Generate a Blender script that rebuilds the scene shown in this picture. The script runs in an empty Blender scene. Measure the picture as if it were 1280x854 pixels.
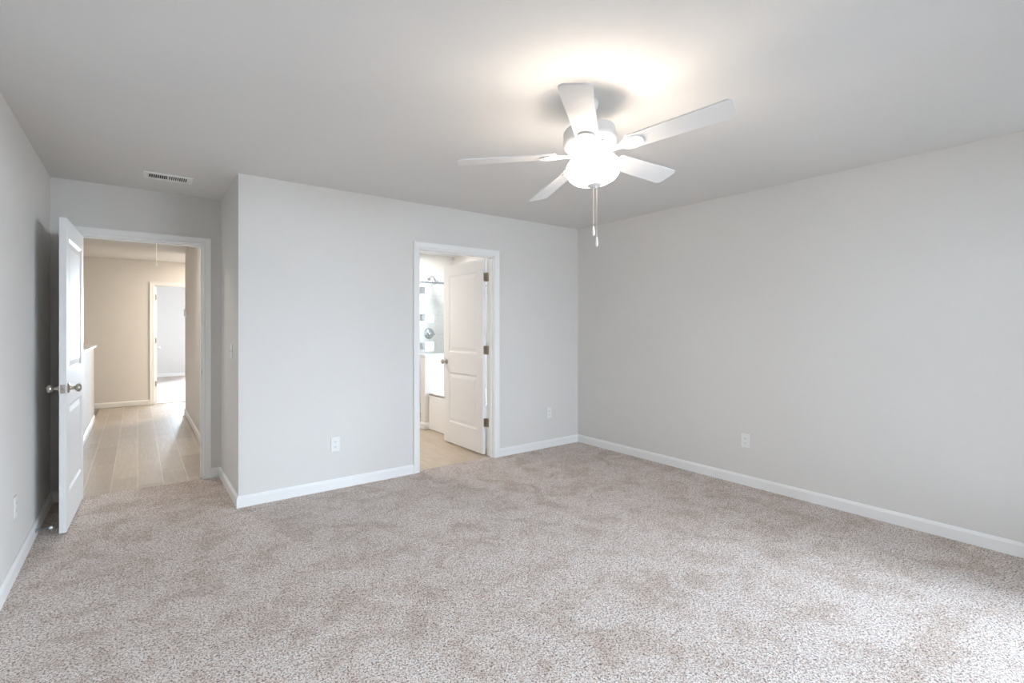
import bpy, bmesh, math, random
from mathutils import Vector, Matrix

random.seed(7)
SC = bpy.context.scene
COL = SC.collection
R = math.radians

# ------------------------------------------------------------------ camera
cam_d = bpy.data.cameras.new('camera')
cam = bpy.data.objects.new('camera', cam_d)
COL.objects.link(cam)
cam_d.sensor_width = 36.0
cam_d.lens = 618.0 / 1280.0 * 36.0
cam_d.shift_y = -18.5 / 1280.0
cam_d.clip_start = 0.02
cam.location = (0.0, 0.0, 1.32)
cam.rotation_euler = (R(90), 0, R(-37.13))
SC.camera = cam

# ------------------------------------------------------------------ world, exposure
SC.view_settings.view_transform = 'Standard'
SC.view_settings.look = 'None'
SC.view_settings.gamma = 1.0
SC.view_settings.use_curve_mapping = False
SC.view_settings.exposure = 0.02
world = bpy.data.worlds.new('sky')
SC.world = world
world.use_nodes = True
wb = world.node_tree.nodes['Background']
wb.inputs[1].default_value = 1.3
_wn, _wl = world.node_tree.nodes, world.node_tree.links
_wt = _wn.new('ShaderNodeTexCoord')
_ws = _wn.new('ShaderNodeSeparateXYZ')
_wr = _wn.new('ShaderNodeValToRGB')      # pale ground below the horizon, bright hazy sky above it
_wr.color_ramp.elements[0].position = 0.0
_wr.color_ramp.elements[0].color = (0.16, 0.17, 0.14, 1)
_wr.color_ramp.elements[1].position = 0.03
_wr.color_ramp.elements[1].color = (0.80, 0.91, 1.0, 1)
_wl.new(_wt.outputs['Generated'], _ws.inputs[0])
_wl.new(_ws.outputs['Z'], _wr.inputs['Fac'])
_wl.new(_wr.outputs['Color'], wb.inputs[0])
SC.cycles.max_bounces = 10
SC.cycles.diffuse_bounces = 8
SC.cycles.transparent_max_bounces = 12
SC.cycles.caustics_reflective = False
SC.cycles.caustics_refractive = False
SC.cycles.sample_clamp_indirect = 6.0
SC.cycles.use_denoising = True


def area(name, loc, rot, sx, sy, watts, color, spread=180):
    l = bpy.data.lights.new(name, 'AREA')
    l.shape = 'RECTANGLE'
    l.size, l.size_y = sx, sy
    l.energy = watts
    l.color = color
    l.spread = R(spread)
    o = bpy.data.objects.new(name, l)
    COL.objects.link(o)
    o.location = loc
    o.rotation_euler = rot
    return o


DAY = (0.71, 0.845, 1.0)
WARM = (1.0, 0.89, 0.76)
# open sky outside the bedroom window behind the camera; the window head cuts it off from the upper walls
area('daylight_bedroom', (4.2, -3.2, 1.9), (R(90 - 5), 0, 0), 5.6, 1.8, 650, DAY)
# added daylight through an invented side window, to brighten the left of the room
area('fill_side', (6.6, -1.9, 2.35), (R(90 - 9), 0, R(90)), 5.6, 2.0, 2650, DAY)
# daylight through the far bedroom's window
area('daylight_far_bedroom', (2.2, 16.25, 1.45), (R(-90 + 12), 0, 0), 1.8, 1.5, 460, DAY, 80)
# daylight through the bathroom window
area('daylight_bathroom', (4.3, 5.05, 1.5), (R(90), 0, R(90)), 1.0, 0.9, 70, DAY, 170)
# ceiling and vanity lamps in the bathroom and hall, plus an added shower fill
area('lamp_bathroom', (1.7, 5.5, 2.42), (0, 0, 0), 0.5, 0.3, 26, (1.0, 0.93, 0.87))
area('fill_shower', (3.45, 6.4, 2.42), (0, 0, 0), 0.15, 0.15, 9, (1.0, 0.95, 0.90))  # no real fixture; added to brighten the tile behind the glass
area('lamp_hall', (0.0, 6.0, 2.42), (0, 0, 0), 0.3, 0.3, 20, WARM)
area('lamp_landing', (1.5, 9.7, 2.42), (0, 0, 0), 0.3, 0.3, 50, WARM)

# ------------------------------------------------------------------ materials


def nodes_of(m):
    m.use_nodes = True
    nt = m.node_tree
    return nt, nt.nodes, nt.links, nt.nodes['Principled BSDF']


def mat(name, rgb, rough=0.5, metal=0.0, bump=0.0, bscale=200.0, var=0.0, vscale=3.0, spec=0.5):
    m = bpy.data.materials.new(name)
    nt, N, L, b = nodes_of(m)
    b.inputs['Base Color'].default_value = (*rgb, 1)
    b.inputs['Roughness'].default_value = rough
    b.inputs['Metallic'].default_value = metal
    b.inputs['Specular IOR Level'].default_value = spec
    tc = N.new('ShaderNodeTexCoord')
    if bump:
        n = N.new('ShaderNodeTexNoise')
        n.inputs['Scale'].default_value = bscale
        n.inputs['Detail'].default_value = 3
        bp = N.new('ShaderNodeBump')
        bp.inputs['Strength'].default_value = bump
        bp.inputs['Distance'].default_value = 0.002
        L.new(tc.outputs['Object'], n.inputs['Vector'])
        L.new(n.outputs['Fac'], bp.inputs['Height'])
        L.new(bp.outputs['Normal'], b.inputs['Normal'])
    if var:
        n = N.new('ShaderNodeTexNoise')
        n.inputs['Scale'].default_value = vscale
        n.inputs['Detail'].default_value = 4
        r = N.new('ShaderNodeValToRGB')
        r.color_ramp.elements[0].position = 0.3
        r.color_ramp.elements[1].position = 0.7
        r.color_ramp.elements[0].color = (*[c * (1 - var) for c in rgb], 1)
        r.color_ramp.elements[1].color = (*[min(1, c * (1 + var)) for c in rgb], 1)
        L.new(tc.outputs['Object'], n.inputs['Vector'])
        L.new(n.outputs['Fac'], r.inputs['Fac'])
        L.new(r.outputs['Color'], b.inputs['Base Color'])
    return m


M = {}
M['wall'] = mat('paint_light_grey', (0.70, 0.685, 0.66), 0.75, bump=0.05, bscale=260, var=0.008)
M['ceiling'] = mat('paint_ceiling', (0.70, 0.69, 0.675), 0.9, bump=0.08, bscale=180, var=0.008)
M['hall_wall'] = mat('paint_hall', (0.74, 0.715, 0.68), 0.75, bump=0.05, bscale=260, var=0.008)
M['trim'] = mat('paint_trim_white', (0.84, 0.84, 0.83), 0.35, bump=0.02, bscale=300)
M['door'] = mat('paint_door_white', (0.82, 0.82, 0.815), 0.5, bump=0.03, bscale=240, spec=0.28)
M['plastic'] = mat('plastic_white', (0.80, 0.80, 0.785), 0.4)
M['slot'] = mat('slot_hole_shade', (0.09, 0.085, 0.08), 0.6)  # dark colour stands in for the shade inside slots and holes
M['duct'] = mat('duct_shade', (0.05, 0.047, 0.043), 0.8)  # near-black stands in for the shade up inside the duct
M['nickel'] = mat('satin_nickel', (0.52, 0.48, 0.43), 0.28, 1.0, bump=0.01)
M['bronze'] = mat('aged_hinge_metal', (0.42, 0.37, 0.31), 0.3, 1.0, bump=0.02)
M['chrome'] = mat('chrome', (0.55, 0.57, 0.6), 0.15, 1.0)
M['fan'] = mat('fan_white_enamel', (0.82, 0.81, 0.79), 0.4, bump=0.01)
M['blade'] = mat('fan_blade_white', (0.72, 0.71, 0.695), 0.5, bump=0.02, bscale=120)
M['chain'] = mat('pull_chain_metal', (0.75, 0.70, 0.62), 0.35, 0.6)
M['acrylic'] = mat('tub_acrylic', (0.9, 0.9, 0.89), 0.15)
M['paper'] = mat('paper_label', (0.9, 0.89, 0.92), 0.7)
M['steel'] = mat('spring_steel', (0.42, 0.45, 0.48), 0.3, 1.0)
M['rubber'] = mat('rubber_white', (0.88, 0.88, 0.88), 0.5)
M['hinge_pin'] = mat('shower_hinge', (0.5, 0.52, 0.53), 0.25, 1.0)


def carpet_mat():
    m = bpy.data.materials.new('carpet_frieze')
    nt, N, L, b = nodes_of(m)
    b.inputs['Roughness'].default_value = 0.95
    b.inputs['Specular IOR Level'].default_value = 0.1
    b.inputs['Sheen Weight'].default_value = 0.15
    tc = N.new('ShaderNodeTexCoord')

    def noise(scale, detail=2.0, rough=0.55, dist=0.0):
        n = N.new('ShaderNodeTexNoise')
        n.inputs['Scale'].default_value = scale
        n.inputs['Detail'].default_value = detail
        n.inputs['Roughness'].default_value = rough
        n.inputs['Distortion'].default_value = dist
        L.new(tc.outputs['Object'], n.inputs['Vector'])
        return n

    def ramp(src, stops):
        r = N.new('ShaderNodeValToRGB')
        e = r.color_ramp.elements
        while len(e) < len(stops):
            e.new(0.5)
        for k, (p, c) in enumerate(stops):
            e[k].position = p
            e[k].color = (*c, 1)
        L.new(src, r.inputs['Fac'])
        return r

    # coloured yarn, with the shade between tufts painted in as dark specks
    tuft = noise(125, 4.0, 0.8, 0.5)
    flecks_and_gaps = ramp(tuft.outputs['Fac'], [(0.38, (0.045, 0.032, 0.026)), (0.445, (0.42, 0.345, 0.305)),
                                        (0.485, (0.74, 0.67, 0.625)), (0.545, (0.93, 0.88, 0.845)), (0.64, (0.97, 0.935, 0.91))])
    brown = noise(38, 2.0, 0.6, 0.3)
    bmask = ramp(brown.outputs['Fac'], [(0.5, (0, 0, 0)), (0.68, (1, 1, 1))])
    mixb = N.new('ShaderNodeMix')
    mixb.data_type = 'RGBA'
    mixb.blend_type = 'MULTIPLY'
    L.new(bmask.outputs['Color'], mixb.inputs['Factor'])
    L.new(flecks_and_gaps.outputs['Color'], mixb.inputs['A'])
    mixb.inputs['B'].default_value = (0.88, 0.79, 0.74, 1)
    # brushed pile patches
    patch = noise(4.2, 8.0, 0.72, 0.5)
    pr = ramp(patch.outputs['Fac'], [(0.40, (0.80, 0.73, 0.67)), (0.48, (0.93, 0.88, 0.84)), (0.57, (1.0, 0.97, 0.95))])
    mixp = N.new('ShaderNodeMix')
    mixp.data_type = 'RGBA'
    mixp.blend_type = 'MULTIPLY'
    mixp.inputs['Factor'].default_value = 1.0
    L.new(mixb.outputs['Result'], mixp.inputs['A'])
    L.new(pr.outputs['Color'], mixp.inputs['B'])
    L.new(mixp.outputs['Result'], b.inputs['Base Color'])
    add = N.new('ShaderNodeMath')
    add.operation = 'ADD'
    mul = N.new('ShaderNodeMath')
    mul.operation = 'MULTIPLY'
    mul.inputs[1].default_value = 0.6
    L.new(patch.outputs['Fac'], mul.inputs[0])
    L.new(tuft.outputs['Fac'], add.inputs[0])
    L.new(mul.outputs[0], add.inputs[1])
    bp = N.new('ShaderNodeBump')
    bp.inputs['Strength'].default_value = 0.9
    bp.inputs['Distance'].default_value = 0.012
    L.new(add.outputs[0], bp.inputs['Height'])
    L.new(bp.outputs['Normal'], b.inputs['Normal'])
    return m


def plank_mat(name, c1, c2, grout, rough=0.35):
    m = bpy.data.materials.new(name)
    nt, N, L, b = nodes_of(m)
    b.inputs['Roughness'].default_value = rough
    tc = N.new('ShaderNodeTexCoord')
    sep = N.new('ShaderNodeSeparateXYZ')
    comb = N.new('ShaderNodeCombineXYZ')
    L.new(tc.outputs['Object'], sep.inputs[0])
    L.new(sep.outputs['Y'], comb.inputs['X'])
    L.new(sep.outputs['X'], comb.inputs['Y'])
    br = N.new('ShaderNodeTexBrick')
    br.offset = 0.37
    br.inputs['Scale'].default_value = 1.0
    br.inputs['Brick Width'].default_value = 0.92
    br.inputs['Row Height'].default_value = 0.175
    br.inputs['Mortar Size'].default_value = 0.0022
    br.inputs['Mortar Smooth'].default_value = 0.2
    br.inputs['Color1'].default_value = (*c1, 1)
    br.inputs['Color2'].default_value = (*c2, 1)
    br.inputs['Mortar'].default_value = (*grout, 1)
    L.new(comb.outputs[0], br.inputs['Vector'])
    mp = N.new('ShaderNodeMapping')
    mp.inputs['Scale'].default_value = (22, 2.2, 1)
    L.new(tc.outputs['Object'], mp.inputs['Vector'])
    g = N.new('ShaderNodeTexNoise')
    g.inputs['Scale'].default_value = 2.0
    g.inputs['Detail'].default_value = 5
    g.inputs['Distortion'].default_value = 0.8
    L.new(mp.outputs[0], g.inputs['Vector'])
    r = N.new('ShaderNodeValToRGB')
    r.color_ramp.elements[0].position = 0.3
    r.color_ramp.elements[0].color = (0.82, 0.80, 0.78, 1)
    r.color_ramp.elements[1].position = 0.7
    r.color_ramp.elements[1].color = (1, 1, 1, 1)
    L.new(g.outputs['Fac'], r.inputs['Fac'])
    mx = N.new('ShaderNodeMix')
    mx.data_type = 'RGBA'
    mx.blend_type = 'MULTIPLY'
    mx.inputs['Factor'].default_value = 1
    L.new(br.outputs['Color'], mx.inputs['A'])
    L.new(r.outputs['Color'], mx.inputs['B'])
    L.new(mx.outputs['Result'], b.inputs['Base Color'])
    return m


def tile_mat():
    m = bpy.data.materials.new('shower_marble_tile')
    nt, N, L, b = nodes_of(m)
    b.inputs['Roughness'].default_value = 0.2
    tc = N.new('ShaderNodeTexCoord')
    sep = N.new('ShaderNodeSeparateXYZ')
    comb = N.new('ShaderNodeCombineXYZ')
    ad = N.new('ShaderNodeMath')
    L.new(tc.outputs['Object'], sep.inputs[0])
    L.new(sep.outputs['X'], ad.inputs[0])
    L.new(sep.outputs['Y'], ad.inputs[1])
    L.new(ad.outputs[0], comb.inputs['X'])
    L.new(sep.outputs['Z'], comb.inputs['Y'])
    br = N.new('ShaderNodeTexBrick')
    br.inputs['Scale'].default_value = 1
    br.inputs['Brick Width'].default_value = 0.6
    br.inputs['Row Height'].default_value = 0.3
    br.inputs['Mortar Size'].default_value = 0.003
    br.inputs['Color1'].default_value = (0.80, 0.815, 0.82, 1)
    br.inputs['Color2'].default_value = (0.76, 0.78, 0.79, 1)
    br.inputs['Mortar'].default_value = (0.66, 0.68, 0.68, 1)
    L.new(comb.outputs[0], br.inputs['Vector'])
    n = N.new('ShaderNodeTexNoise')
    n.inputs['Scale'].default_value = 5
    n.inputs['Detail'].default_value = 8
    n.inputs['Distortion'].default_value = 2.5
    L.new(tc.outputs['Object'], n.inputs['Vector'])
    r = N.new('ShaderNodeValToRGB')
    r.color_ramp.elements[0].position = 0.44
    r.color_ramp.elements[0].color = (0.94, 0.945, 0.95, 1)
    r.color_ramp.elements[1].position = 0.56
    L.new(n.outputs['Fac'], r.inputs['Fac'])
    mx = N.new('ShaderNodeMix')
    mx.data_type = 'RGBA'
    mx.blend_type = 'MULTIPLY'
    mx.inputs['Factor'].default_value = 1
    L.new(br.outputs['Color'], mx.inputs['A'])
    L.new(r.outputs['Color'], mx.inputs['B'])
    L.new(mx.outputs['Result'], b.inputs['Base Color'])
    return m


def glass_mat():
    m = bpy.data.materials.new('clear_glass')
    m.use_nodes = True
    nt = m.node_tree
    N, L = nt.nodes, nt.links
    N.clear()
    out = N.new('ShaderNodeOutputMaterial')
    tr = N.new('ShaderNodeBsdfTransparent')
    tr.inputs[0].default_value = (0.975, 0.99, 0.985, 1)
    gl = N.new('ShaderNodeBsdfGlossy')
    gl.inputs['Roughness'].default_value = 0.02
    fr = N.new('ShaderNodeFresnel')
    fr.inputs[0].default_value = 1.45
    mx = N.new('ShaderNodeMixShader')
    ge = N.new('ShaderNodeNewGeometry')
    sub = N.new('ShaderNodeMath')
    sub.operation = 'SUBTRACT'
    sub.inputs[0].default_value = 1.0
    ml = N.new('ShaderNodeMath')
    ml.operation = 'MULTIPLY'
    L.new(ge.outputs['Backfacing'], sub.inputs[1])
    L.new(sub.outputs[0], ml.inputs[0])
    L.new(fr.outputs[0], ml.inputs[1])
    L.new(ml.outputs[0], mx.inputs[0])
    L.new(tr.outputs[0], mx.inputs[1])
    L.new(gl.outputs[0], mx.inputs[2])
    L.new(mx.outputs[0], out.inputs[0])
    return m


def lamp_mat(name, rgb, strength):
    m = mat(name, (0.9, 0.88, 0.85), 0.3)
    b = m.node_tree.nodes['Principled BSDF']
    b.inputs['Emission Color'].default_value = (*rgb, 1)
    b.inputs['Emission Strength'].default_value = strength
    return m


M['carpet'] = carpet_mat()
M['hall_plank'] = plank_mat('hall_wood_look_tile', (0.38, 0.33, 0.275), (0.51, 0.455, 0.39), (0.68, 0.63, 0.57), 0.3)
M['bath_plank'] = plank_mat('bath_wood_look_tile', (0.56, 0.45, 0.34), (0.60, 0.50, 0.39), (0.60, 0.52, 0.43), 0.4)
M['tile'] = tile_mat()
M['glass'] = glass_mat()
M['bowl'] = lamp_mat('frosted_light_bowl', (1.0, 0.86, 0.72), 17.0)
M['bulb'] = lamp_mat('lit_bulb', (1.0, 0.87, 0.75), 200.0)

# ------------------------------------------------------------------ mesh helpers


def box(bm, x0, x1, y0, y1, z0, z1, rot=None):
    vs = [bm.verts.new((x, y, z)) for z in (z0, z1) for y in (y0, y1) for x in (x0, x1)]
    if rot is not None:
        for v in vs:
            v.co = rot @ v.co
    f = [(0, 2, 3, 1), (4, 5, 7, 6), (0, 1, 5, 4), (2, 6, 7, 3), (0, 4, 6, 2), (1, 3, 7, 5)]
    for q in f:
        bm.faces.new([vs[i] for i in q])
    return vs


def bbox(bm, x0, x1, y0, y1, z0, z1, bev=0.003, seg=2):
    t = bmesh.new()
    box(t, x0, x1, y0, y1, z0, z1)
    bmesh.ops.bevel(t, geom=t.edges[:], offset=bev, segments=seg, profile=0.5, affect='EDGES')
    merge(bm, t)


def merge(bm, t, mx=None):
    if mx is not None:
        bmesh.ops.transform(t, matrix=mx, verts=t.verts[:])
    me = bpy.data.meshes.new('tmp')
    t.to_mesh(me)
    t.free()
    bm.from_mesh(me)
    bpy.data.meshes.remove(me)


def lathe(bm, prof, seg=32, mx=None):
    """prof: list of (r, z); revolve about Z."""
    t = bmesh.new()
    rings = []
    for r, z in prof:
        if r < 1e-6:
            rings.append([t.verts.new((0, 0, z))])
        else:
            rings.append([t.verts.new((r * math.cos(2 * math.pi * k / seg), r * math.sin(2 * math.pi * k / seg), z)) for k in range(seg)])
    for a, b in zip(rings, rings[1:]):
        for k in range(seg):
            k2 = (k + 1) % seg
            if len(a) == 1 and len(b) == 1:
                continue
            if len(a) == 1:
                t.faces.new((a[0], b[k], b[k2]))
            elif len(b) == 1:
                t.faces.new((a[k], b[0], a[k2]))
            else:
                t.faces.new((a[k], b[k], b[k2], a[k2]))
    bmesh.ops.recalc_face_normals(t, faces=t.faces[:])
    merge(bm, t, mx)


def tube(bm, pts, r, seg=8):
    t = bmesh.new()
    rings = []
    up = Vector((0, 0, 1))
    for i, p in enumerate(pts):
        p = Vector(p)
        a = Vector(pts[max(i - 1, 0)])
        b = Vector(pts[min(i + 1, len(pts) - 1)])
        d = (b - a).normalized()
        s = d.cross(up)
        if s.length < 1e-4:
            s = d.cross(Vector((1, 0, 0)))
        s.normalize()
        w = s.cross(d)
        rings.append([t.verts.new(p + r * (math.cos(2 * math.pi * k / seg) * s + math.sin(2 * math.pi * k / seg) * w)) for k in range(seg)])
    for a, b in zip(rings, rings[1:]):
        for k in range(seg):
            t.faces.new((a[k], a[(k + 1) % seg], b[(k + 1) % seg], b[k]))
    t.faces.new(rings[0])
    t.faces.new(rings[-1])
    bmesh.ops.recalc_face_normals(t, faces=t.faces[:])
    merge(bm, t)


def prism(bm, outline, z0, z1):
    """Closed polygon in XY extruded from z0 to z1."""
    a = [bm.verts.new((x, y, z0)) for x, y in outline]
    b = [bm.verts.new((x, y, z1)) for x, y in outline]
    n = len(a)
    bm.faces.new(a[::-1])
    bm.faces.new(b)
    for k in range(n):
        bm.faces.new((a[k], a[(k + 1) % n], b[(k + 1) % n], b[k]))


def obj(name, bm, material, parent=None, smooth=False, recalc=True):
    if recalc:
        bmesh.ops.recalc_face_normals(bm, faces=bm.faces[:])
    me = bpy.data.meshes.new(name)
    bm.to_mesh(me)
    bm.free()
    me.materials.append(material)
    if smooth:
        for p in me.polygons:
            p.use_smooth = True
        try:
            me.set_sharp_from_angle(angle=R(38))
        except Exception:
            pass
    o = bpy.data.objects.new(name, me)
    COL.objects.link(o)
    if parent:
        o.parent = parent
    return o


def empty(name, loc, rz=0.0):
    o = bpy.data.objects.new(name, None)
    COL.objects.link(o)
    o.location = loc
    o.rotation_euler = (0, 0, rz)
    o.empty_display_size = 0.05
    return o


def tag(o, label, cat, group=None, kind=None):
    o['label'] = label
    o['category'] = cat
    if group:
        o['group'] = group
    if kind:
        o['kind'] = kind
    return o


def struct(name, boxes, material, label, cat, bev=0.0):
    bm = bmesh.new()
    for b in boxes:
        if bev:
            bbox(bm, *b, bev=bev)
        else:
            box(bm, *b)
    return tag(obj(name, bm, material, recalc=not bev), label, cat, kind='structure')


# ------------------------------------------------------------------ room dimensions
H = 2.44
XL, XR = -0.522, 4.04          # left and right bedroom walls
YB, YF = 4.08, -0.73           # back wall, window wall behind the camera
XA, YA = 0.586, 5.03           # alcove's side wall and back wall
T = 0.12
DH = 2.025                     # door opening height
D1 = (-0.372, 0.448)           # bedroom door opening (X)
D2 = (2.038, 2.858)            # bathroom door opening (X)
D3 = (0.225, 1.04)             # far bedroom door opening (X)
YH = 10.40                     # hall far wall
YE = 16.0                      # far bedroom end wall
YS = 6.90                      # bathroom end wall
WX0, WX1, WZ0, WZ1 = 1.95, 3.45, 0.62, 2.10
SY0, SY1 = -0.62, 0.30  # opening for the added side window

# walls -------------------------------------------------------------
struct('wall_left', [(XL - T, XL, YF - T, YA + T, 0, H)], M['wall'], 'pale grey wall along the left edge, behind the open white door', 'wall')
struct('wall_right', [(XR, XR + T, YF - T, SY0, 0, H), (XR, XR + T, SY1, YB + T, 0, H), (XR, XR + T, SY0, SY1, 0, WZ0), (XR, XR + T, SY0, SY1, WZ1, H)], M['wall'], 'large bare pale grey wall on the right side', 'wall')
struct('wall_back', [(XA, D2[0], YB, YB + T, 0, H), (D2[1], XR, YB, YB + T, 0, H), (D2[0], D2[1], YB, YB + T, DH, H)],
       M['wall'], 'pale grey back wall with the bathroom doorway in it', 'wall')
struct('wall_alcove_side', [(XA, XA + T, YB + T, YA + T, 0, H)], M['wall'], 'short pale grey return wall carrying the light switch', 'wall')
struct('wall_alcove_back', [(XL, D1[0], YA, YA + T, 0, H), (D1[1], XA, YA, YA + T, 0, H), (D1[0], D1[1], YA, YA + T, DH, H)],
       M['wall'], 'pale grey alcove wall around the doorway to the hall', 'wall')
struct('wall_front', [(XL, WX0, YF - T, YF, 0, H), (WX1, XR, YF - T, YF, 0, H), (WX0, WX1, YF - T, YF, 0, WZ0), (WX0, WX1, YF - T, YF, WZ1, H)],
       M['wall'], 'pale grey wall with the bedroom window, opposite the bathroom doorway', 'wall')
struct('ceiling', [(XL - T, XR + T, YF - T, YA + T, H, H + 0.1)], M['ceiling'], 'flat matte white bedroom ceiling above the fan', 'ceiling')
struct('floor', [(XL, XR, YF, YB, -0.12, 0.0), (XL, XA, YB, YA + 0.02, -0.12, 0.0), (D2[0], D2[1], YB, YB + 0.05, -0.12, 0.0)],
       M['carpet'], 'mottled beige and brown flecked carpet covering the bedroom', 'carpet')

# hall --------------------------------------------------------------
struct('floor_hall', [(-0.49, XA, YA + 0.02, YH + 0.06, -0.12, -0.006), (XA, 2.6, 8.98, YH, -0.12, -0.006)],
       M['hall_plank'], 'tan wood-look plank floor of the hall', 'floor')
struct('ceiling_hall', [(-1.82, 0.575, YA + T, YH, H, H + 0.1), (0.575, 2.72, 8.86, YH, H, H + 0.1)], M['ceiling'], 'hall ceiling with the cord hanging from it', 'ceiling')
struct('wall_hall_right', [(0.575, 0.695, YA + T, 8.98, 0, H)], M['hall_wall'], 'warm beige wall on the right side of the hall', 'wall')
struct('wall_hall_corner', [(0.695, 2.6, 8.86, 8.98, 0, H), (2.6, 2.72, 8.86, YH, 0, H)], M['hall_wall'], 'beige wall around the corner at the end of the hall', 'wall')
struct('wall_hall_far', [(-1.82, D3[0], YH, YH + T, -2.6, H), (D3[1], 2.72, YH, YH + T, 0, H), (D3[0], D3[1], YH, YH + T, DH, H)],
       M['hall_wall'], 'warm beige wall at the end of the hall', 'wall')
struct('wall_stairwell', [(-1.82, -1.70, YA + T, YH, -2.6, H), (-1.82, XL - T, YA, YA + T, -2.6, H), (-1.82, -0.61, YA + T, YH, -2.7, -2.6)],
       M['hall_wall'], 'beige wall across the stairwell beyond the half wall', 'wall')
hw = struct('wall_hall_half', [(-0.61, -0.49, YA + T, 9.08, -2.6, 1.03)], M['wall'], 'low white half wall beside the hall floor', 'wall')
struct('trim_1', [(-0.64, -0.46, YA + T, 9.11, 1.03, 1.062)], M['trim'], 'white wooden cap on top of the half wall in the hall', 'trim', bev=0.006)

# far bedroom -------------------------------------------------------
struct('floor_far_bedroom', [(-0.6, 3.8, YH + 0.06, YE, -0.12, 0.0)], M['carpet'], 'pale carpet of the far bedroom seen through the hall', 'carpet')
struct('wall_far_bedroom', [(-0.72, -0.6, YH + T, YE, 0, H), (3.8, 3.92, YH + T, YE, 0, H), (-0.72, 1.3, YE, YE + T, 0, H), (3.1, 3.92, YE, YE + T, 0, H),
                            (1.3, 3.1, YE, YE + T, 0, 0.7), (1.3, 3.1, YE, YE + T, 2.1, H), (2.72, 3.92, YH, YH + T, 0, H)],
       M['wall'], 'white end wall of the far bedroom, seen through the far doorway', 'wall')
struct('ceiling_far_bedroom', [(-0.72, 3.92, YH, YE + T, H, H + 0.1)], M['ceiling'], 'ceiling of the far bedroom', 'ceiling')

# bathroom ----------------------------------------------------------
struct('floor_bathroom', [(XA + T, XR, YB + T, YS, -0.12, -0.006), (D2[0], D2[1], YB + 0.05, YB + T, -0.12, -0.006)], M['bath_plank'], 'light tan wood-look floor of the bathroom', 'floor')
M['bath_wall'] = mat('paint_bathroom', (0.80, 0.775, 0.745), 0.6, bump=0.04, bscale=260)
struct('ceiling_bathroom', [(XA + T, XR + T, YB + T, YS + T, H, H + 0.1)], M['ceiling'], 'white bathroom ceiling above the shower', 'ceiling')
struct('wall_bathroom', [(XA + T, XR + T, YS, YS + T, 0, H), (XR, XR + T, YB + T, 4.55, 0, H), (XR, XR + T, 5.55, YS, 0, H),
                         (XR, XR + T, 4.55, 5.55, 0, 1.05), (XR, XR + T, 4.55, 5.55, 1.95, H)],
       M['bath_wall'], 'off-white bathroom wall behind the shower', 'wall')
struct('wall_shower_tile', [(2.95, XR - 0.012, YS - 0.012, YS, 0, 2.2), (XR - 0.012, XR, 5.87, YS - 0.012, 0, 2.2)], M['tile'], 'pale grey marble tile lining the shower', 'tile')
struct('wall_shower_knee', [(2.95, XR - 0.012, 5.75, 5.87, 0, 0.93)], M['bath_wall'], 'white knee wall between the bathtub and the shower', 'wall')
struct('trim_2', [(2.935, XR - 0.012, 5.735, 5.885, 0.93, 0.965)], M['tile'], 'grey stone cap on the shower knee wall', 'trim', bev=0.004)

# windows (behind the camera and out of sight, they let the daylight in; the side one is added) --------------------------------


def window(name, x0, x1, z0, z1, y, depth, label, axis='Y'):
    w = 0.045
    xm = (x0 + x1) / 2
    zm = (z0 + z1) / 2
    bs = [(x0, x0 + w, z0, z1), (x1 - w, x1, z0, z1), (x0, x1, z0, z0 + w), (x0, x1, z1 - w, z1), (xm - 0.03, xm + 0.03, z0, z1), (x0, x1, zm - 0.02, zm + 0.02)]
    if axis == 'Y':
        bx = [(a, b, y, y + depth, c, d) for a, b, c, d in bs]
    else:
        bx = [(y, y + depth, a, b, c, d) for a, b, c, d in bs]
    return struct(name, bx, M['trim'], label, 'window')


window('window_1', WX0, WX1, WZ0, WZ1, YF - T + 0.02, 0.05, 'white double window frame in the wall opposite the bathroom')
window('added_window', SY0, SY1, WZ0, WZ1, XR + 0.06, 0.05, 'white window frame added in the large right wall for more daylight', axis='X')
window('window_2', 1.3, 3.1, 0.7, 2.1, YE + 0.04, 0.05, 'white double window frame in the end wall of the far bedroom')
window('window_3', 4.55, 5.55, 1.05, 1.95, XR + 0.04, 0.05, 'white window frame above the bathtub', axis='X')

# ------------------------------------------------------------------ door frames
CW, CT = 0.057, 0.016


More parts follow.
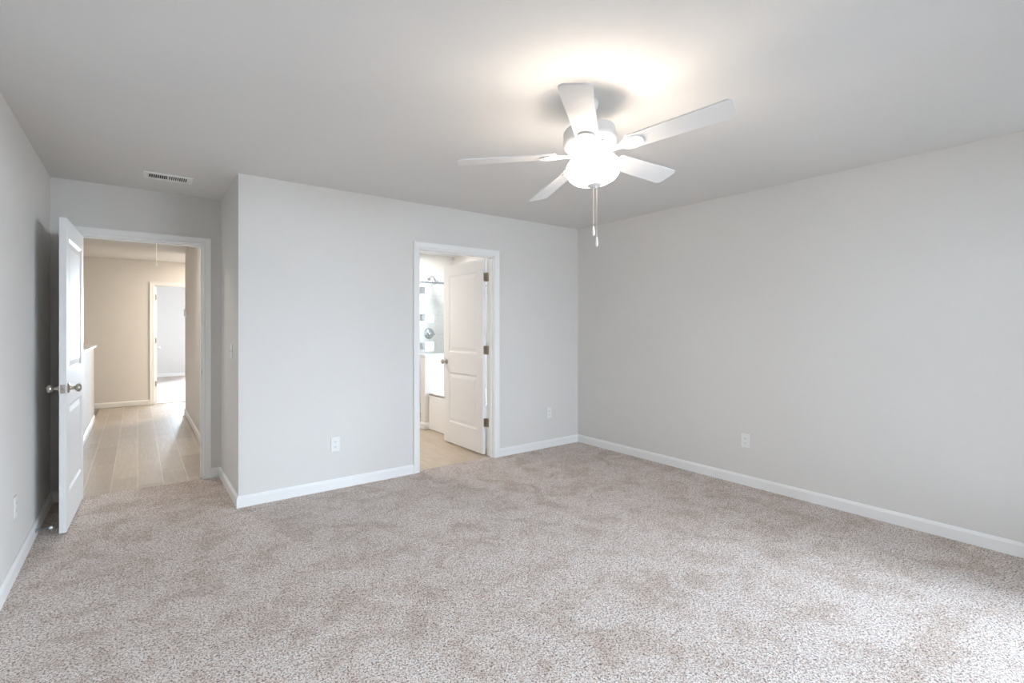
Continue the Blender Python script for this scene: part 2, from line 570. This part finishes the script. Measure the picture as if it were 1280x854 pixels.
def door_frame(name, x0, x1, y0, y1, label, stop_y, far_side=True, cut_left=None):
    """jamb lining, stop strip and casings round an opening in a wall that runs along X."""
    bm = bmesh.new()
    j = 0.0
    jt = 0.006
    # thin jamb liner, proud of the wall ends
    for xa, xb in ((x0 - jt, x0 + 0.001), (x1 - 0.001, x1 + jt)):
        box(bm, xa, xb, y0 - 0.002, y1 + 0.002, 0, DH)
    box(bm, x0, x1, y0 - 0.002, y1 + 0.002, DH - 0.001, DH + jt)
    # stops
    s0, s1 = stop_y
    bbox(bm, x0, x0 + 0.011, s0, s1, 0, DH, 0.003)
    bbox(bm, x1 - 0.011, x1, s0, s1, 0, DH, 0.003)
    bbox(bm, x0, x1, s0, s1, DH - 0.011, DH, 0.003)
    # casings: mitred, profiled (thin inner edge, thick back band)
    rv = 0.006
    prof = [(0.0, 0.0), (0.0, 0.009), (0.008, 0.0115), (0.016, 0.010), (0.04, 0.014), (0.05, 0.0165), (CW, 0.0165), (CW, 0.0)]
    for yy, sg in ((y0, -1), (y1, 1)):
        if sg == 1 and not far_side:
            continue
        xi0, xi1, zi = x0 - rv, x1 + rv, DH + rv
        cols = []
        for o_, t_ in prof:
            cols.append([bm.verts.new(c) for c in ((xi0 - o_, yy + sg * t_, 0), (xi0 - o_, yy + sg * t_, zi + o_), (xi1 + o_, yy + sg * t_, zi + o_), (xi1 + o_, yy + sg * t_, 0))])
        for a, b in zip(cols, cols[1:] + cols[:1]):
            for k in range(3):
                bm.faces.new((a[k], a[k + 1], b[k + 1], b[k]))
        bm.faces.new([c[0] for c in cols])
        bm.faces.new([c[3] for c in cols])
    return tag(obj(name, bm, M['trim']), label, 'door frame', kind='structure')


door_frame('trim_3', D1[0], D1[1], YA, YA + T, 'white door casing around the opening to the hall', (YA + 0.05, YA + 0.085))
door_frame('trim_4', D2[0], D2[1], YB, YB + T, 'white door casing around the bathroom opening', (YB + 0.035, YB + 0.07))
door_frame('trim_5', D3[0], D3[1], YH, YH + T, 'white door casing at the far end of the hall', (YH + 0.035, YH + 0.07))

# ------------------------------------------------------------------ baseboards
BH, BT = 0.083, 0.014


def baseboard(name, runs, label):
    """runs: polylines on the room side; (x, y) points, room lies to the left of the direction of travel."""
    bm = bmesh.new()
    prof = [(0, 0), (BT, 0), (BT, BH - 0.018), (BT - 0.005, BH - 0.008), (0.004, BH), (0, BH)]
    for run in runs:
        pts = [Vector(p) for p in run]
        n = len(pts)
        cols = []
        for i, p in enumerate(pts):
            nr = []
            if i > 0:
                d = (pts[i] - pts[i - 1]).normalized()
                nr.append(Vector((-d.y, d.x)))
            if i < n - 1:
                d = (pts[i + 1] - pts[i]).normalized()
                nr.append(Vector((-d.y, d.x)))
            v = nr[0] if len(nr) == 1 else (nr[0] + nr[1]) / (1 + nr[0].dot(nr[1]))
            cols.append([bm.verts.new((p.x + v.x * o_, p.y + v.y * o_, z_)) for o_, z_ in prof])
        for a, b in zip(cols, cols[1:]):
            for k in range(len(prof)):
                k2 = (k + 1) % len(prof)
                bm.faces.new((a[k], b[k], b[k2], a[k2]))
        bm.faces.new(cols[0])
        bm.faces.new(cols[-1])
    return tag(obj(name, bm, M['trim']), label, 'baseboard', kind='structure')


C1 = CW + 0.006
baseboard('baseboard_right', [[(XR, YF), (XR, YB), (D2[1] + C1, YB)]], 'white baseboard from the bathroom casing round the corner along the right wall')
baseboard('baseboard_back', [[(D2[0] - C1, YB), (XA, YB), (XA, YA), (D1[1] + C1, YA)]], 'white baseboard below the back wall, wrapping round the outside corner')
baseboard('baseboard_left', [[(D1[0] - C1, YA), (XL, YA), (XL, YF), (XR, YF)]], 'white baseboard along the left wall behind the door')
baseboard('baseboard_hall', [[(0.575, YA + T), (0.575, 8.98), (2.6, 8.98)][:2], [(D3[0] - C1, YH), (-0.6, YH)], [(-0.49, 9.08), (-0.49, YA + T)]], 'white baseboard running round the hall floor')
baseboard('baseboard_far_bedroom', [[(3.8, YE), (-0.6, YE)]], 'white baseboard in the far bedroom')
baseboard('baseboard_bathroom', [[(3.0, 5.75), (2.95, 5.75), (2.95, 5.87)]], 'white baseboard wrapping the end of the shower knee wall')

# ------------------------------------------------------------------ doors


def panel_face(bm, x0, x1, z0, z1, y, sg, panels):
    """one face of a door leaf at y with recessed, raised-field panels; sg = +1 outward is +y."""
    xs = sorted({x0, x1} | {p[0] for p in panels} | {p[1] for p in panels})
    zs = sorted({z0, z1} | {p[2] for p in panels} | {p[3] for p in panels})
    for xa, xb in zip(xs, xs[1:]):
        for za, zb in zip(zs, zs[1:]):
            if any(p[0] <= xa and xb <= p[1] and p[2] <= za and zb <= p[3] for p in panels):
                continue
            bm.faces.new([bm.verts.new(c) for c in ((xa, y, za), (xb, y, za), (xb, y, zb), (xa, y, zb))])
    for px0, px1, pz0, pz1 in panels:
        prev = None
        for ins, dep in ((0, 0), (0.006, 0.004), (0.016, 0.009), (0.026, 0.009), (0.058, 0.003), (0.062, 0.003)):
            yy = y - sg * dep
            ring = [bm.verts.new(c) for c in ((px0 + ins, yy, pz0 + ins), (px1 - ins, yy, pz0 + ins), (px1 - ins, yy, pz1 - ins), (px0 + ins, yy, pz1 - ins))]
            if prev:
                for k in range(4):
                    bm.faces.new((prev[k], prev[(k + 1) % 4], ring[(k + 1) % 4], ring[k]))
            prev = ring
        bm.faces.new(prev)


def door_leaf_bm(w, y0, y1, x0=0.006, zb=0.014, zt=2.012):
    bm = bmesh.new()
    x1 = x0 + w
    pans = [(x0 + 0.115, x1 - 0.115, 0.245, 0.81), (x0 + 0.115, x1 - 0.115, 1.035, 1.895)]
    panel_face(bm, x0, x1, zb, zt, y1, 1, pans)
    panel_face(bm, x0, x1, zb, zt, y0, -1, pans)
    for q in (((x0, y0, zb), (x0, y1, zb), (x0, y1, zt), (x0, y0, zt)), ((x1, y0, zb), (x1, y1, zb), (x1, y1, zt), (x1, y0, zt)),
              ((x0, y0, zb), (x1, y0, zb), (x1, y1, zb), (x0, y1, zb)), ((x0, y0, zt), (x1, y0, zt), (x1, y1, zt), (x0, y1, zt))):
        bm.faces.new([bm.verts.new(c) for c in q])
    bmesh.ops.remove_doubles(bm, verts=bm.verts[:], dist=1e-5)
    return bm


KNOB = [(0, 0), (0.033, 0), (0.033, 0.004), (0.029, 0.008), (0.015, 0.011), (0.0115, 0.016), (0.0115, 0.032), (0.016, 0.037), (0.024, 0.042), (0.0275, 0.05),
        (0.027, 0.057), (0.022, 0.063), (0.012, 0.0665), (0, 0.0675)]


def make_door(name, pin, rz, w, label, flip=1, hinge_jamb=None, latch=True):
    """Leaf hinged on a vertical pin. Local x runs along the leaf, flip=+1: thickness towards +y, else -y."""
    d = empty(name, pin, rz)
    tag(d, label, 'door', kind='structure')
    ya, yb = (0.008, 0.043) if flip > 0 else (-0.043, -0.008)
    obj('door_leaf', door_leaf_bm(w, ya, yb), M['door'], d)
    kx = 0.006 + w - 0.062
    for sg, y in ((1, yb), (-1, ya)):
        bm = bmesh.new()
        lathe(bm, KNOB, 28, Matrix.Translation((kx, y, 0.925)) @ Matrix.Rotation(R(-90 * sg), 4, 'X'))
        obj('door_knob', bm, M['nickel'], d, smooth=True)
    if latch:
        bm = bmesh.new()
        xe = 0.006 + w
        bbox(bm, xe - 0.001, xe + 0.0016, (ya + yb) / 2 - 0.0125, (ya + yb) / 2 + 0.0125, 0.925 - 0.028, 0.925 + 0.028, 0.0007)
        lp = obj('latch_plate', bm, M['nickel'], d)
        bm = bmesh.new()
        lathe(bm, [(0, 0), (0.0075, 0), (0.0075, 0.006), (0.005, 0.009), (0, 0.010)], 16, Matrix.Translation((xe + 0.001, (ya + yb) / 2, 0.925)) @ Matrix.Rotation(R(90), 4, 'Y'))
        obj('latch_bolt', bm, M['nickel'], lp, smooth=True)
    for z in (0.335, 1.08, 1.83):
        bm = bmesh.new()
        lathe(bm, [(0, z - 0.049), (0.004, z - 0.047), (0.0062, z - 0.045), (0.0062, z + 0.045), (0.004, z + 0.047), (0, z + 0.049)], 14)
        yi = ya + 0.001 if flip > 0 else yb - 0.001
        y0_, y1_ = (0.0, 0.034) if flip > 0 else (-0.034, 0.0)
        box(bm, 0.0035, 0.0062, y0_, y1_, z - 0.044, z + 0.044)
        if hinge_jamb is not None:
            # fixed plate, let into the jamb face
            jb = bmesh.new()
            box(jb, *hinge_jamb, z - 0.044, z + 0.044)
            merge(bm, jb, Matrix.Rotation(-rz, 4, 'Z'))
        obj('hinge', bm, M['bronze'], d, smooth=True)
    return d


make_door('door_1', (D1[0] - 0.003, YA - 0.008, 0), R(-92), 0.806, 'white two-panel bedroom door standing open against the left wall', 1,
          hinge_jamb=(0.0015, 0.0045, 0.008, 0.042))
make_door('door_2', (D2[1] + 0.001, YB + T + 0.008, 0), R(90), 0.806, 'white two-panel bathroom door, swung open into the bathroom', 1,
          hinge_jamb=(-0.0045, -0.0005, -0.042, -0.008))
make_door('door_3', (D3[0] - 0.001, YH + T + 0.008, 0), R(90), 0.80, 'white door of the far bedroom, seen edge-on beyond the hall', -1,
          hinge_jamb=(0.0005, 0.0045, -0.042, -0.008))

# strike plate let into the right jamb of the bedroom opening
bm = bmesh.new()
bbox(bm, D1[1] - 0.0016, D1[1] + 0.0005, YA + 0.006, YA + 0.036, 0.925 - 0.029, 0.925 + 0.029, 0.0006)
sp = tag(obj('strike_plate', bm, M['nickel']), 'small metal strike plate on the right jamb of the hall doorway', 'strike plate')
bm = bmesh.new()
box(bm, D1[1] - 0.0019, D1[1] - 0.0014, YA + 0.014, YA + 0.028, 0.925 - 0.013, 0.925 + 0.013)
obj('strike_hole', bm, M['slot'], sp)

# ------------------------------------------------------------------ ceiling fan
BLADE_A0 = -69.5
FX, FY = 1.790, 1.745
PZ = 2.40                       # height of the hanger ball; the fan hangs a little out of plumb from it
TILT = Matrix.Rotation(R(-1.5), 4, 'Y') @ Matrix.Rotation(R(-6.7), 4, 'X')
fan = empty('ceiling_fan', (FX, FY, PZ))
fan.rotation_euler = TILT.to_euler()
tag(fan, 'white five-blade ceiling fan with a lit frosted bowl', 'ceiling fan')


def fz(prof):
    return [(r, z - PZ) for r, z in prof]


bm = bmesh.new()
lathe(bm, fz([(0, H), (0.056, H), (0.058, H - 0.006), (0.055, H - 0.025), (0.044, H - 0.042), (0.028, H - 0.052), (0.016, H - 0.055), (0, H - 0.055)]), 40, TILT.inverted())
obj('canopy', bm, M['fan'], fan, smooth=True)
bm = bmesh.new()
lathe(bm, fz([(0, PZ), (0.0125, PZ), (0.0125, 2.30), (0, 2.30)]), 20)
obj('downrod', bm, M['fan'], fan, smooth=True)
bm = bmesh.new()
lathe(bm, fz([(0, 2.318), (0.03, 2.318), (0.034, 2.306), (0.116, 2.301), (0.1265, 2.294), (0.1275, 2.288), (0.1275, 2.254), (0.132, 2.248), (0.134, 2.238), (0.130, 2.222), (0.115, 2.204),
              (0.092, 2.190), (0.062, 2.183), (0, 2.183)]), 48)
mh = obj('motor_housing', bm, M['fan'], fan, smooth=True)
for k in range(5):
    bm = bmesh.new()
    t = bmesh.new()
    bbox(t, 0.094, 0.110, -0.007, 0.007, 2.1975 - PZ - 0.004, 2.1975 - PZ + 0.003, 0.001)
    merge(bm, t, Matrix.Rotation(R(BLADE_A0 + 72 * k + 36), 4, 'Z'))
    obj('vent_slot', bm, M['slot'], mh)
bm = bmesh.new()
lathe(bm, fz([(0, 2.185), (0.048, 2.185), (0.050, 2.180), (0.050, 2.160), (0.044, 2.154), (0.030, 2.150), (0, 2.150)]), 40)
obj('light_fitter', bm, M['fan'], fan, smooth=True)
bm = bmesh.new()
lathe(bm, fz([(0.112, 2.134), (0.114, 2.138), (0.117, 2.137), (0.127, 2.124), (0.133, 2.104), (0.132, 2.084), (0.123, 2.062), (0.104, 2.043), (0.074, 2.029), (0.036, 2.022), (0, 2.0205),
              (0, 2.026), (0.072, 2.034), (0.100, 2.047), (0.118, 2.065), (0.127, 2.085), (0.128, 2.103), (0.122, 2.122), (0.112, 2.134)]), 48)
obj('light_bowl', bm, M['bowl'], fan, smooth=True)
for k in range(3):
    a = R(30 + 120 * k)
    bm = bmesh.new()
    lathe(bm, [(0, 0.0), (0.012, 0.002), (0.013, 0.02), (0.020, 0.034), (0.024, 0.048), (0.021, 0.062), (0.011, 0.071), (0, 0.073)], 16,
          Matrix.Translation((0.03 * math.cos(a), 0.03 * math.sin(a), 2.146 - PZ)) @ Matrix.Rotation(a, 4, 'Z') @ Matrix.Rotation(R(110), 4, 'Y'))
    obj('bulb', bm, M['bulb'], fan, smooth=True)
bm = bmesh.new()
lathe(bm, fz([(0, 2.022), (0.037, 2.022), (0.038, 2.016), (0.030, 2.011), (0.010, 2.009), (0.006, 2.003), (0, 2.001)]), 24)
obj('finial', bm, M['fan'], fan, smooth=True)


def blade_outline():
    L0, L1, w0, w1, rc = 0.185, 0.655, 0.053, 0.066, 0.022
    pts = [(L0, -w0 * 0.8), (L0 + 0.012, -w0)]
    # outer corners rounded
    for k in range(9):
        a = -math.pi / 2 + k * math.pi / 16
        pts.append((L1 - rc + rc * math.cos(a), -w1 + rc + rc * math.sin(a)))
    for k in range(9):
        a = k * math.pi / 16
        pts.append((L1 - rc + rc * math.cos(a), w1 - rc + rc * math.sin(a)))
    pts += [(L0 + 0.012, w0), (L0, w0 * 0.8)]
    # slightly bowed end
    return [(x + (0.012 * (1 - (y / w1) ** 2) if x > L1 - rc - 0.002 else 0), y) for x, y in pts]


for k in range(5):
    a = R(BLADE_A0 + 72 * k)
    mx = Matrix.Rotation(a, 4, 'Z') @ Matrix.Translation((0, 0, 2.172 - PZ)) @ Matrix.Rotation(R(-12), 4, 'X')
    bm = bmesh.new()
    t = bmesh.new()
    prism(t, blade_outline(), 0.0, 0.0065)
    merge(bm, t, mx)
    b = obj('blade', bm, M['blade'], fan)
    # blade iron: arm from the motor out to a rounded plate under the blade
    bm = bmesh.new()
    t = bmesh.new()
    out = []
    half = [(0.075, 0.016), (0.12, 0.013), (0.150, 0.016), (0.170, 0.032), (0.190, 0.044), (0.215, 0.046), (0.240, 0.038), (0.258, 0.020), (0.262, 0.0)]
    out = [(x, -y) for x, y in half] + [(x, y) for x, y in half[::-1][1:]]
    prism(t, out, -0.007, -0.0005)
    merge(bm, t, mx)
    ir = obj('blade_iron', bm, M['fan'], b)
    bm = bmesh.new()
    lathe(bm, [(0, -0.0105), (0.005, -0.0098), (0.0065, -0.007), (0, -0.007)], 12, mx @ Matrix.Translation((0.238, 0, 0)))
    obj('screw', bm, M['chain'], ir, smooth=True)

# the two chains hang plumb from the finial
untilt = TILT.inverted()
fin = Vector((0, 0, 2.004 - PZ))
r_axis = Vector((0.7972, -0.6037, 0))
for off, ln in ((-0.0075, 0.192), (0.0085, 0.245)):
    base = untilt.to_3x3() @ (TILT.to_3x3() @ fin + r_axis * off)
    mxc = Matrix.Translation(base) @ untilt
    bm = bmesh.new()
    t = bmesh.new()
    tube(t, [(0, 0, 0.012), (0, 0, -ln)], 0.0013, 6)
    n = 60
    for q in range(n):
        z = -ln * q / n
        lathe(t, [(0, z + 0.0018), (0.0019, z), (0, z - 0.0018)], 6)
    merge(bm, t, mxc)
    ch = obj('pull_chain', bm, M['chain'], fan)
    bm = bmesh.new()
    zb = -ln
    lathe(bm, [(0, zb + 0.004), (0.003, zb), (0.0055, zb - 0.012), (0.0072, zb - 0.028), (0.0062, zb - 0.040), (0.003, zb - 0.046), (0, zb - 0.047)], 16, mxc)
    obj('chain_pull', bm, M['plastic'], ch, smooth=True)

# ------------------------------------------------------------------ ceiling register
vx0, vx1, vy0, vy1 = 0.030, 0.335, 4.42, 4.60
vent = empty('air_vent', ((vx0 + vx1) / 2, (vy0 + vy1) / 2, H))
tag(vent, 'white ceiling air vent with dark slots near the hall doorway', 'air vent')
cx, cy = (vx0 + vx1) / 2, (vy0 + vy1) / 2
hx, hy = (vx1 - vx0) / 2, (vy1 - vy0) / 2
bm = bmesh.new()
fw = 0.032
for b in ((-hx, hx, -hy, -hy + fw), (-hx, hx, hy - fw, hy), (-hx, -hx + fw, -hy + fw, hy - fw), (hx - fw, hx, -hy + fw, hy - fw), (-0.006, 0.006, -hy + fw, hy - fw)):
    bbox(bm, *b, -0.008, 0.0, 0.003)
obj('vent_frame', bm, M['trim'], vent)
bm = bmesh.new()
box(bm, -hx + 0.02, hx - 0.02, -hy + 0.02, hy - 0.02, -0.0015, -0.0005)
obj('duct_shade_sheet', bm, M['duct'], vent)  # flat dark sheet painted as the unlit duct behind the louvers
n = 9
for side in (-1, 1):
    for k in range(n):
        x = side * (0.006 + (hx - fw - 0.006) * (k + 0.75) / n)
        bm = bmesh.new()
        t = bmesh.new()
        box(t, -0.0016, 0.0016, -hy + fw, hy - fw, -0.0035, 0.0035)
        merge(bm, t, Matrix.Translation((x, 0, -0.0055)) @ Matrix.Rotation(R(38 if side > 0 else 12), 4, 'Y'))
        obj('louver', bm, M['trim'], vent)

# ------------------------------------------------------------------ outlets and switches (local: plate in XZ, facing -Y)


def wall_plate(name, loc, rz, label, cat, group, kind):
    e = empty(name, loc, rz)
    tag(e, label, cat, group)
    bm = bmesh.new()
    bbox(bm, -0.035, 0.035, -0.006, 0.0, -0.057, 0.057, 0.0028, 3)
    obj('cover_plate', bm, M['plastic'], e)
    if kind == 'outlet':
        for z in (-0.0195, 0.0195):
            bm = bmesh.new()
            t = bmesh.new()
            o_ = []
            for k in range(24):
                a = 2 * math.pi * k / 24
                o_.append((0.0172 * math.cos(a), max(-0.0142, min(0.0142, 0.0172 * math.sin(a)))))
            prism(t, o_, 0, 0.0022)
            merge(bm, t, Matrix.Translation((0, -0.0058, z)) @ Matrix.Rotation(R(90), 4, 'X'))
            s = obj('socket', bm, M['plastic'], e)
            bm = bmesh.new()
            box(bm, -0.0075, -0.0053, -0.0084, -0.0078, z - 0.002, z + 0.006)
            box(bm, 0.0053, 0.0075, -0.0084, -0.0078, z - 0.001, z + 0.006)
            lathe(bm, [(0, 0), (0.0024, 0), (0.0024, 0.0006), (0, 0.0006)], 10, Matrix.Translation((0, -0.0078, z - 0.007)) @ Matrix.Rotation(R(90), 4, 'X'))
            obj('slots', bm, M['slot'], s)
        bm = bmesh.new()
        lathe(bm, [(0, 0), (0.003, 0), (0.0025, 0.0012), (0, 0.0014)], 12, Matrix.Translation((0, -0.0058, 0)) @ Matrix.Rotation(R(90), 4, 'X'))
        obj('screw', bm, M['plastic'], e)
    else:
        bm = bmesh.new()
        bbox(bm, -0.0055, 0.0055, -0.0068, -0.0055, -0.012, 0.012, 0.0005, 1)
        obj('toggle_surround', bm, M['plastic'], e)
        bm = bmesh.new()
        t = bmesh.new()
        bbox(t, -0.0038, 0.0038, -0.016, 0.0, -0.0042, 0.0042, 0.0012)
        merge(bm, t, Matrix.Translation((0, -0.006, 0.002)) @ Matrix.Rotation(R(-25), 4, 'X'))
        obj('toggle', bm, M['plastic'], e)
        for z in (-0.030, 0.030):
            bm = bmesh.new()
            lathe(bm, [(0, 0), (0.003, 0), (0.0025, 0.0012), (0, 0.0014)], 12, Matrix.Translation((0, -0.0058, z)) @ Matrix.Rotation(R(90), 4, 'X'))
            obj('screw', bm, M['plastic'], e)
    return e


G = 'electrical outlets on the bedroom walls'
wall_plate('wall_outlet', (1.283, YB, 0.362), 0, 'white electrical outlet on the back wall, left of the bathroom doorway', 'outlet', G, 'outlet')
wall_plate('wall_outlet', (3.596, YB, 0.375), 0, 'white electrical outlet between the bathroom doorway and the room corner', 'outlet', G, 'outlet')
wall_plate('wall_outlet', (XR, 2.11, 0.37), R(-90), 'white electrical outlet low on the large bare right wall', 'outlet', G, 'outlet')
wall_plate('wall_outlet', (XL, 3.69, 0.362), R(90), 'white electrical outlet on the left wall near the open door', 'outlet', G, 'outlet')
wall_plate('light_switch', (XA, 4.39, 1.13), R(-90), 'white light switch on the short return wall beside the hall doorway', 'switch', None, 'switch')

# thermostat-like white box on the hall wall
th = empty('thermostat', (0.575, 8.80, 1.53), R(-90))
tag(th, 'small white control box at the far end of the hall wall', 'thermostat')
bm = bmesh.new()
bbox(bm, -0.045, 0.045, -0.006, 0.0, -0.058, 0.058, 0.002)
obj('backplate', bm, M['plastic'], th)
bm = bmesh.new()
bbox(bm, -0.038, 0.038, -0.026, -0.005, -0.050, 0.050, 0.004)
obj('cover', bm, M['plastic'], th)

# ------------------------------------------------------------------ spring door stop on the left baseboard
ds = empty('door_stop', (XL + BT, 4.245, 0.05))
tag(ds, 'springy metal door stop with a white tip on the left baseboard', 'door stop')
bm = bmesh.new()
rotx = Matrix.Rotation(R(90), 4, 'Y')
lathe(bm, [(0, 0), (0.012, 0), (0.011, 0.004), (0.006, 0.008), (0, 0.008)], 16, rotx)
obj('base', bm, M['steel'], ds, smooth=True)
bm = bmesh.new()
tube(bm, [(0.006 + 0.060 * k / 160, 0.0052 * math.cos(k * 2 * math.pi / 10), 0.0052 * math.sin(k * 2 * math.pi / 10)) for k in range(161)], 0.0013, 6)
obj('spring', bm, M['steel'], ds, smooth=True)
bm = bmesh.new()
lathe(bm, [(0, 0.064), (0.007, 0.064), (0.0085, 0.068), (0.0085, 0.076), (0.005, 0.080), (0, 0.0805)], 16, rotx)
obj('tip', bm, M['rubber'], ds, smooth=True)

# ------------------------------------------------------------------ pull cord in the hall
pc = empty('pull_cord', (0.172, 7.0, H))
tag(pc, 'thin white cord hanging from the hall ceiling', 'cord')
bm = bmesh.new()
lathe(bm, [(0, 0), (0.012, 0), (0.010, -0.006), (0, -0.008)], 14)
obj('ceiling_eye', bm, M['plastic'], pc)
bm = bmesh.new()
tube(bm, [(0, 0, 0), (0, 0, -0.39)], 0.003, 8)
obj('cord', bm, M['plastic'], pc)
bm = bmesh.new()
lathe(bm, [(0, -0.385), (0.005, -0.39), (0.0095, -0.405), (0.008, -0.42), (0, -0.425)], 14)
obj('knob', bm, M['plastic'], pc, smooth=True)

# ------------------------------------------------------------------ bathtub
tub = empty('bathtub', (3.0, 5.0, 0))
tag(tub, 'white bathtub with a smooth apron beside the shower knee wall', 'bathtub')
tx, ty = XR - 3.0 - 0.004, 0.74
bm = bmesh.new()
bbox(bm, 0.0, 0.03, -ty, ty, 0.0, 0.455, 0.004)
obj('apron', bm, M['acrylic'], tub)
bm = bmesh.new()


def rr(hx_, hy_, r_, cx_, cy_, z, n_=8):
    p = []
    for qx, qy, a0 in ((1, 1, 0), (-1, 1, 90), (-1, -1, 180), (1, -1, 270)):
        for k in range(n_ + 1):
            a = R(a0 + 90 * k / n_)
            p.append((cx_ + qx * (hx_ - r_) + r_ * math.cos(a), cy_ + qy * (hy_ - r_) + r_ * math.sin(a), z))
    return p


mxx = tx / 2 + 0.0
loops = [rr(tx / 2, ty, 0.012, mxx, 0, 0.44), rr(tx / 2, ty, 0.012, mxx, 0, 0.468), rr(tx / 2 - 0.006, ty - 0.006, 0.02, mxx, 0, 0.474), rr(tx / 2 - 0.11, ty - 0.10, 0.25, mxx, 0, 0.474),
         rr(tx / 2 - 0.125, ty - 0.115, 0.25, mxx, 0, 0.455), rr(tx / 2 - 0.18, ty - 0.2, 0.22, mxx, 0, 0.12), rr(tx / 2 - 0.26, ty - 0.3, 0.15, mxx, 0, 0.08)]
vl = [[bm.verts.new(c) for c in l] for l in loops]
for a, b in zip(vl, vl[1:]):
    for k in range(len(a)):
        bm.faces.new((a[k], a[(k + 1) % len(a)], b[(k + 1) % len(a)], b[k]))
bm.faces.new(vl[-1])
obj('basin', bm, M['acrylic'], tub, smooth=True)

# ------------------------------------------------------------------ shower enclosure
se = empty('shower_enclosure', (2.95, 5.81, 0.965))
tag(se, 'clear glass shower enclosure with a metal header rail above the knee wall', 'shower enclosure')
bm = bmesh.new()
box(bm, 0.02, XR - 0.012 - 2.95, -0.005, 0.005, 0.0, 0.925)
obj('glass_panel', bm, M['glass'], se)
bm = bmesh.new()
bbox(bm, -0.012, XR - 0.012 - 2.95, -0.014, 0.014, 0.922, 0.948, 0.003)
bbox(bm, -0.014, 0.014, 0.014, YS - 0.012 - 5.81, 0.922, 0.948, 0.003)
obj('header_rail', bm, M['chrome'], se)
bm = bmesh.new()
box(bm, -0.005, 0.005, 0.065, YS - 0.06 - 5.81, -0.88, 0.915)
gd = obj('glass_door', bm, M['glass'], se)
bm = bmesh.new()
tube(bm, [(-0.045, 0.9, 0.25), (-0.045, 0.9, -0.1)], 0.009, 12)
tube(bm, [(-0.045, 0.9, 0.22), (0.0, 0.9, 0.22)], 0.007, 10)
tube(bm, [(-0.045, 0.9, -0.07), (0.0, 0.9, -0.07)], 0.007, 10)
obj('handle', bm, M['chrome'], gd, smooth=True)
for z in (0.83, 0.475, 0.10):
    bm = bmesh.new()
    bbox(bm, -0.012, 0.012, 0.03, 0.085, z - 0.045, z + 0.045, 0.003)
    bbox(bm, -0.012, 0.03, -0.012, 0.03, z - 0.045, z + 0.045, 0.003)
    obj('glass_hinge', bm, M['hinge_pin'], se)
for z0, z1, lab in ((1.375, 1.475, 'white paper label stuck on the shower glass, upper one'), (1.00, 1.125, 'white paper label stuck on the shower glass just above the knee wall')):
    bm = bmesh.new()
    box(bm, 2.975, 3.105, 5.8035, 5.8045, z0, z1)
    tag(obj('paper_label', bm, M['paper']), lab, 'label', 'paper labels on the shower glass')

# shower head and valve on the tiled end wall
sh = empty('showerhead', (3.60, YS - 0.012, 2.06))
tag(sh, 'chrome shower head on a bent arm above the shower rail', 'shower head')
bm = bmesh.new()
lathe(bm, [(0, 0), (0.03, 0), (0.028, 0.006), (0.014, 0.012), (0, 0.012)], 20, Matrix.Rotation(R(90), 4, 'X'))
obj('flange', bm, M['chrome'], sh, smooth=True)
bm = bmesh.new()
tube(bm, [(0, 0, 0), (0, -0.06, 0.03), (0, -0.11, 0.035), (0, -0.15, 0.01), (0, -0.175, -0.02)], 0.011, 10)
obj('arm', bm, M['chrome'], sh, smooth=True)
bm = bmesh.new()
lathe(bm, [(0, 0.02), (0.014, 0.02), (0.018, 0), (0.045, -0.035), (0.05, -0.045), (0.046, -0.05), (0, -0.05)], 24, Matrix.Translation((0, -0.185, -0.03)) @ Matrix.Rotation(R(-30), 4, 'X'))
obj('spray_head', bm, M['chrome'], sh, smooth=True)

sv = empty('shower_valve', (3.60, YS - 0.012, 1.215))
tag(sv, 'round chrome shower valve on the tile behind the glass', 'shower valve')
bm = bmesh.new()
lathe(bm, [(0, 0), (0.085, 0), (0.083, 0.006), (0.06, 0.012), (0.03, 0.016), (0.028, 0.05), (0, 0.052)], 32, Matrix.Rotation(R(90), 4, 'X'))
obj('escutcheon', bm, M['chrome'], sv, smooth=True)
bm = bmesh.new()
tube(bm, [(0, -0.045, 0), (0.03, -0.055, -0.01), (0.085, -0.06, -0.015)], 0.010, 10)
obj('lever', bm, M['chrome'], sv, smooth=True)
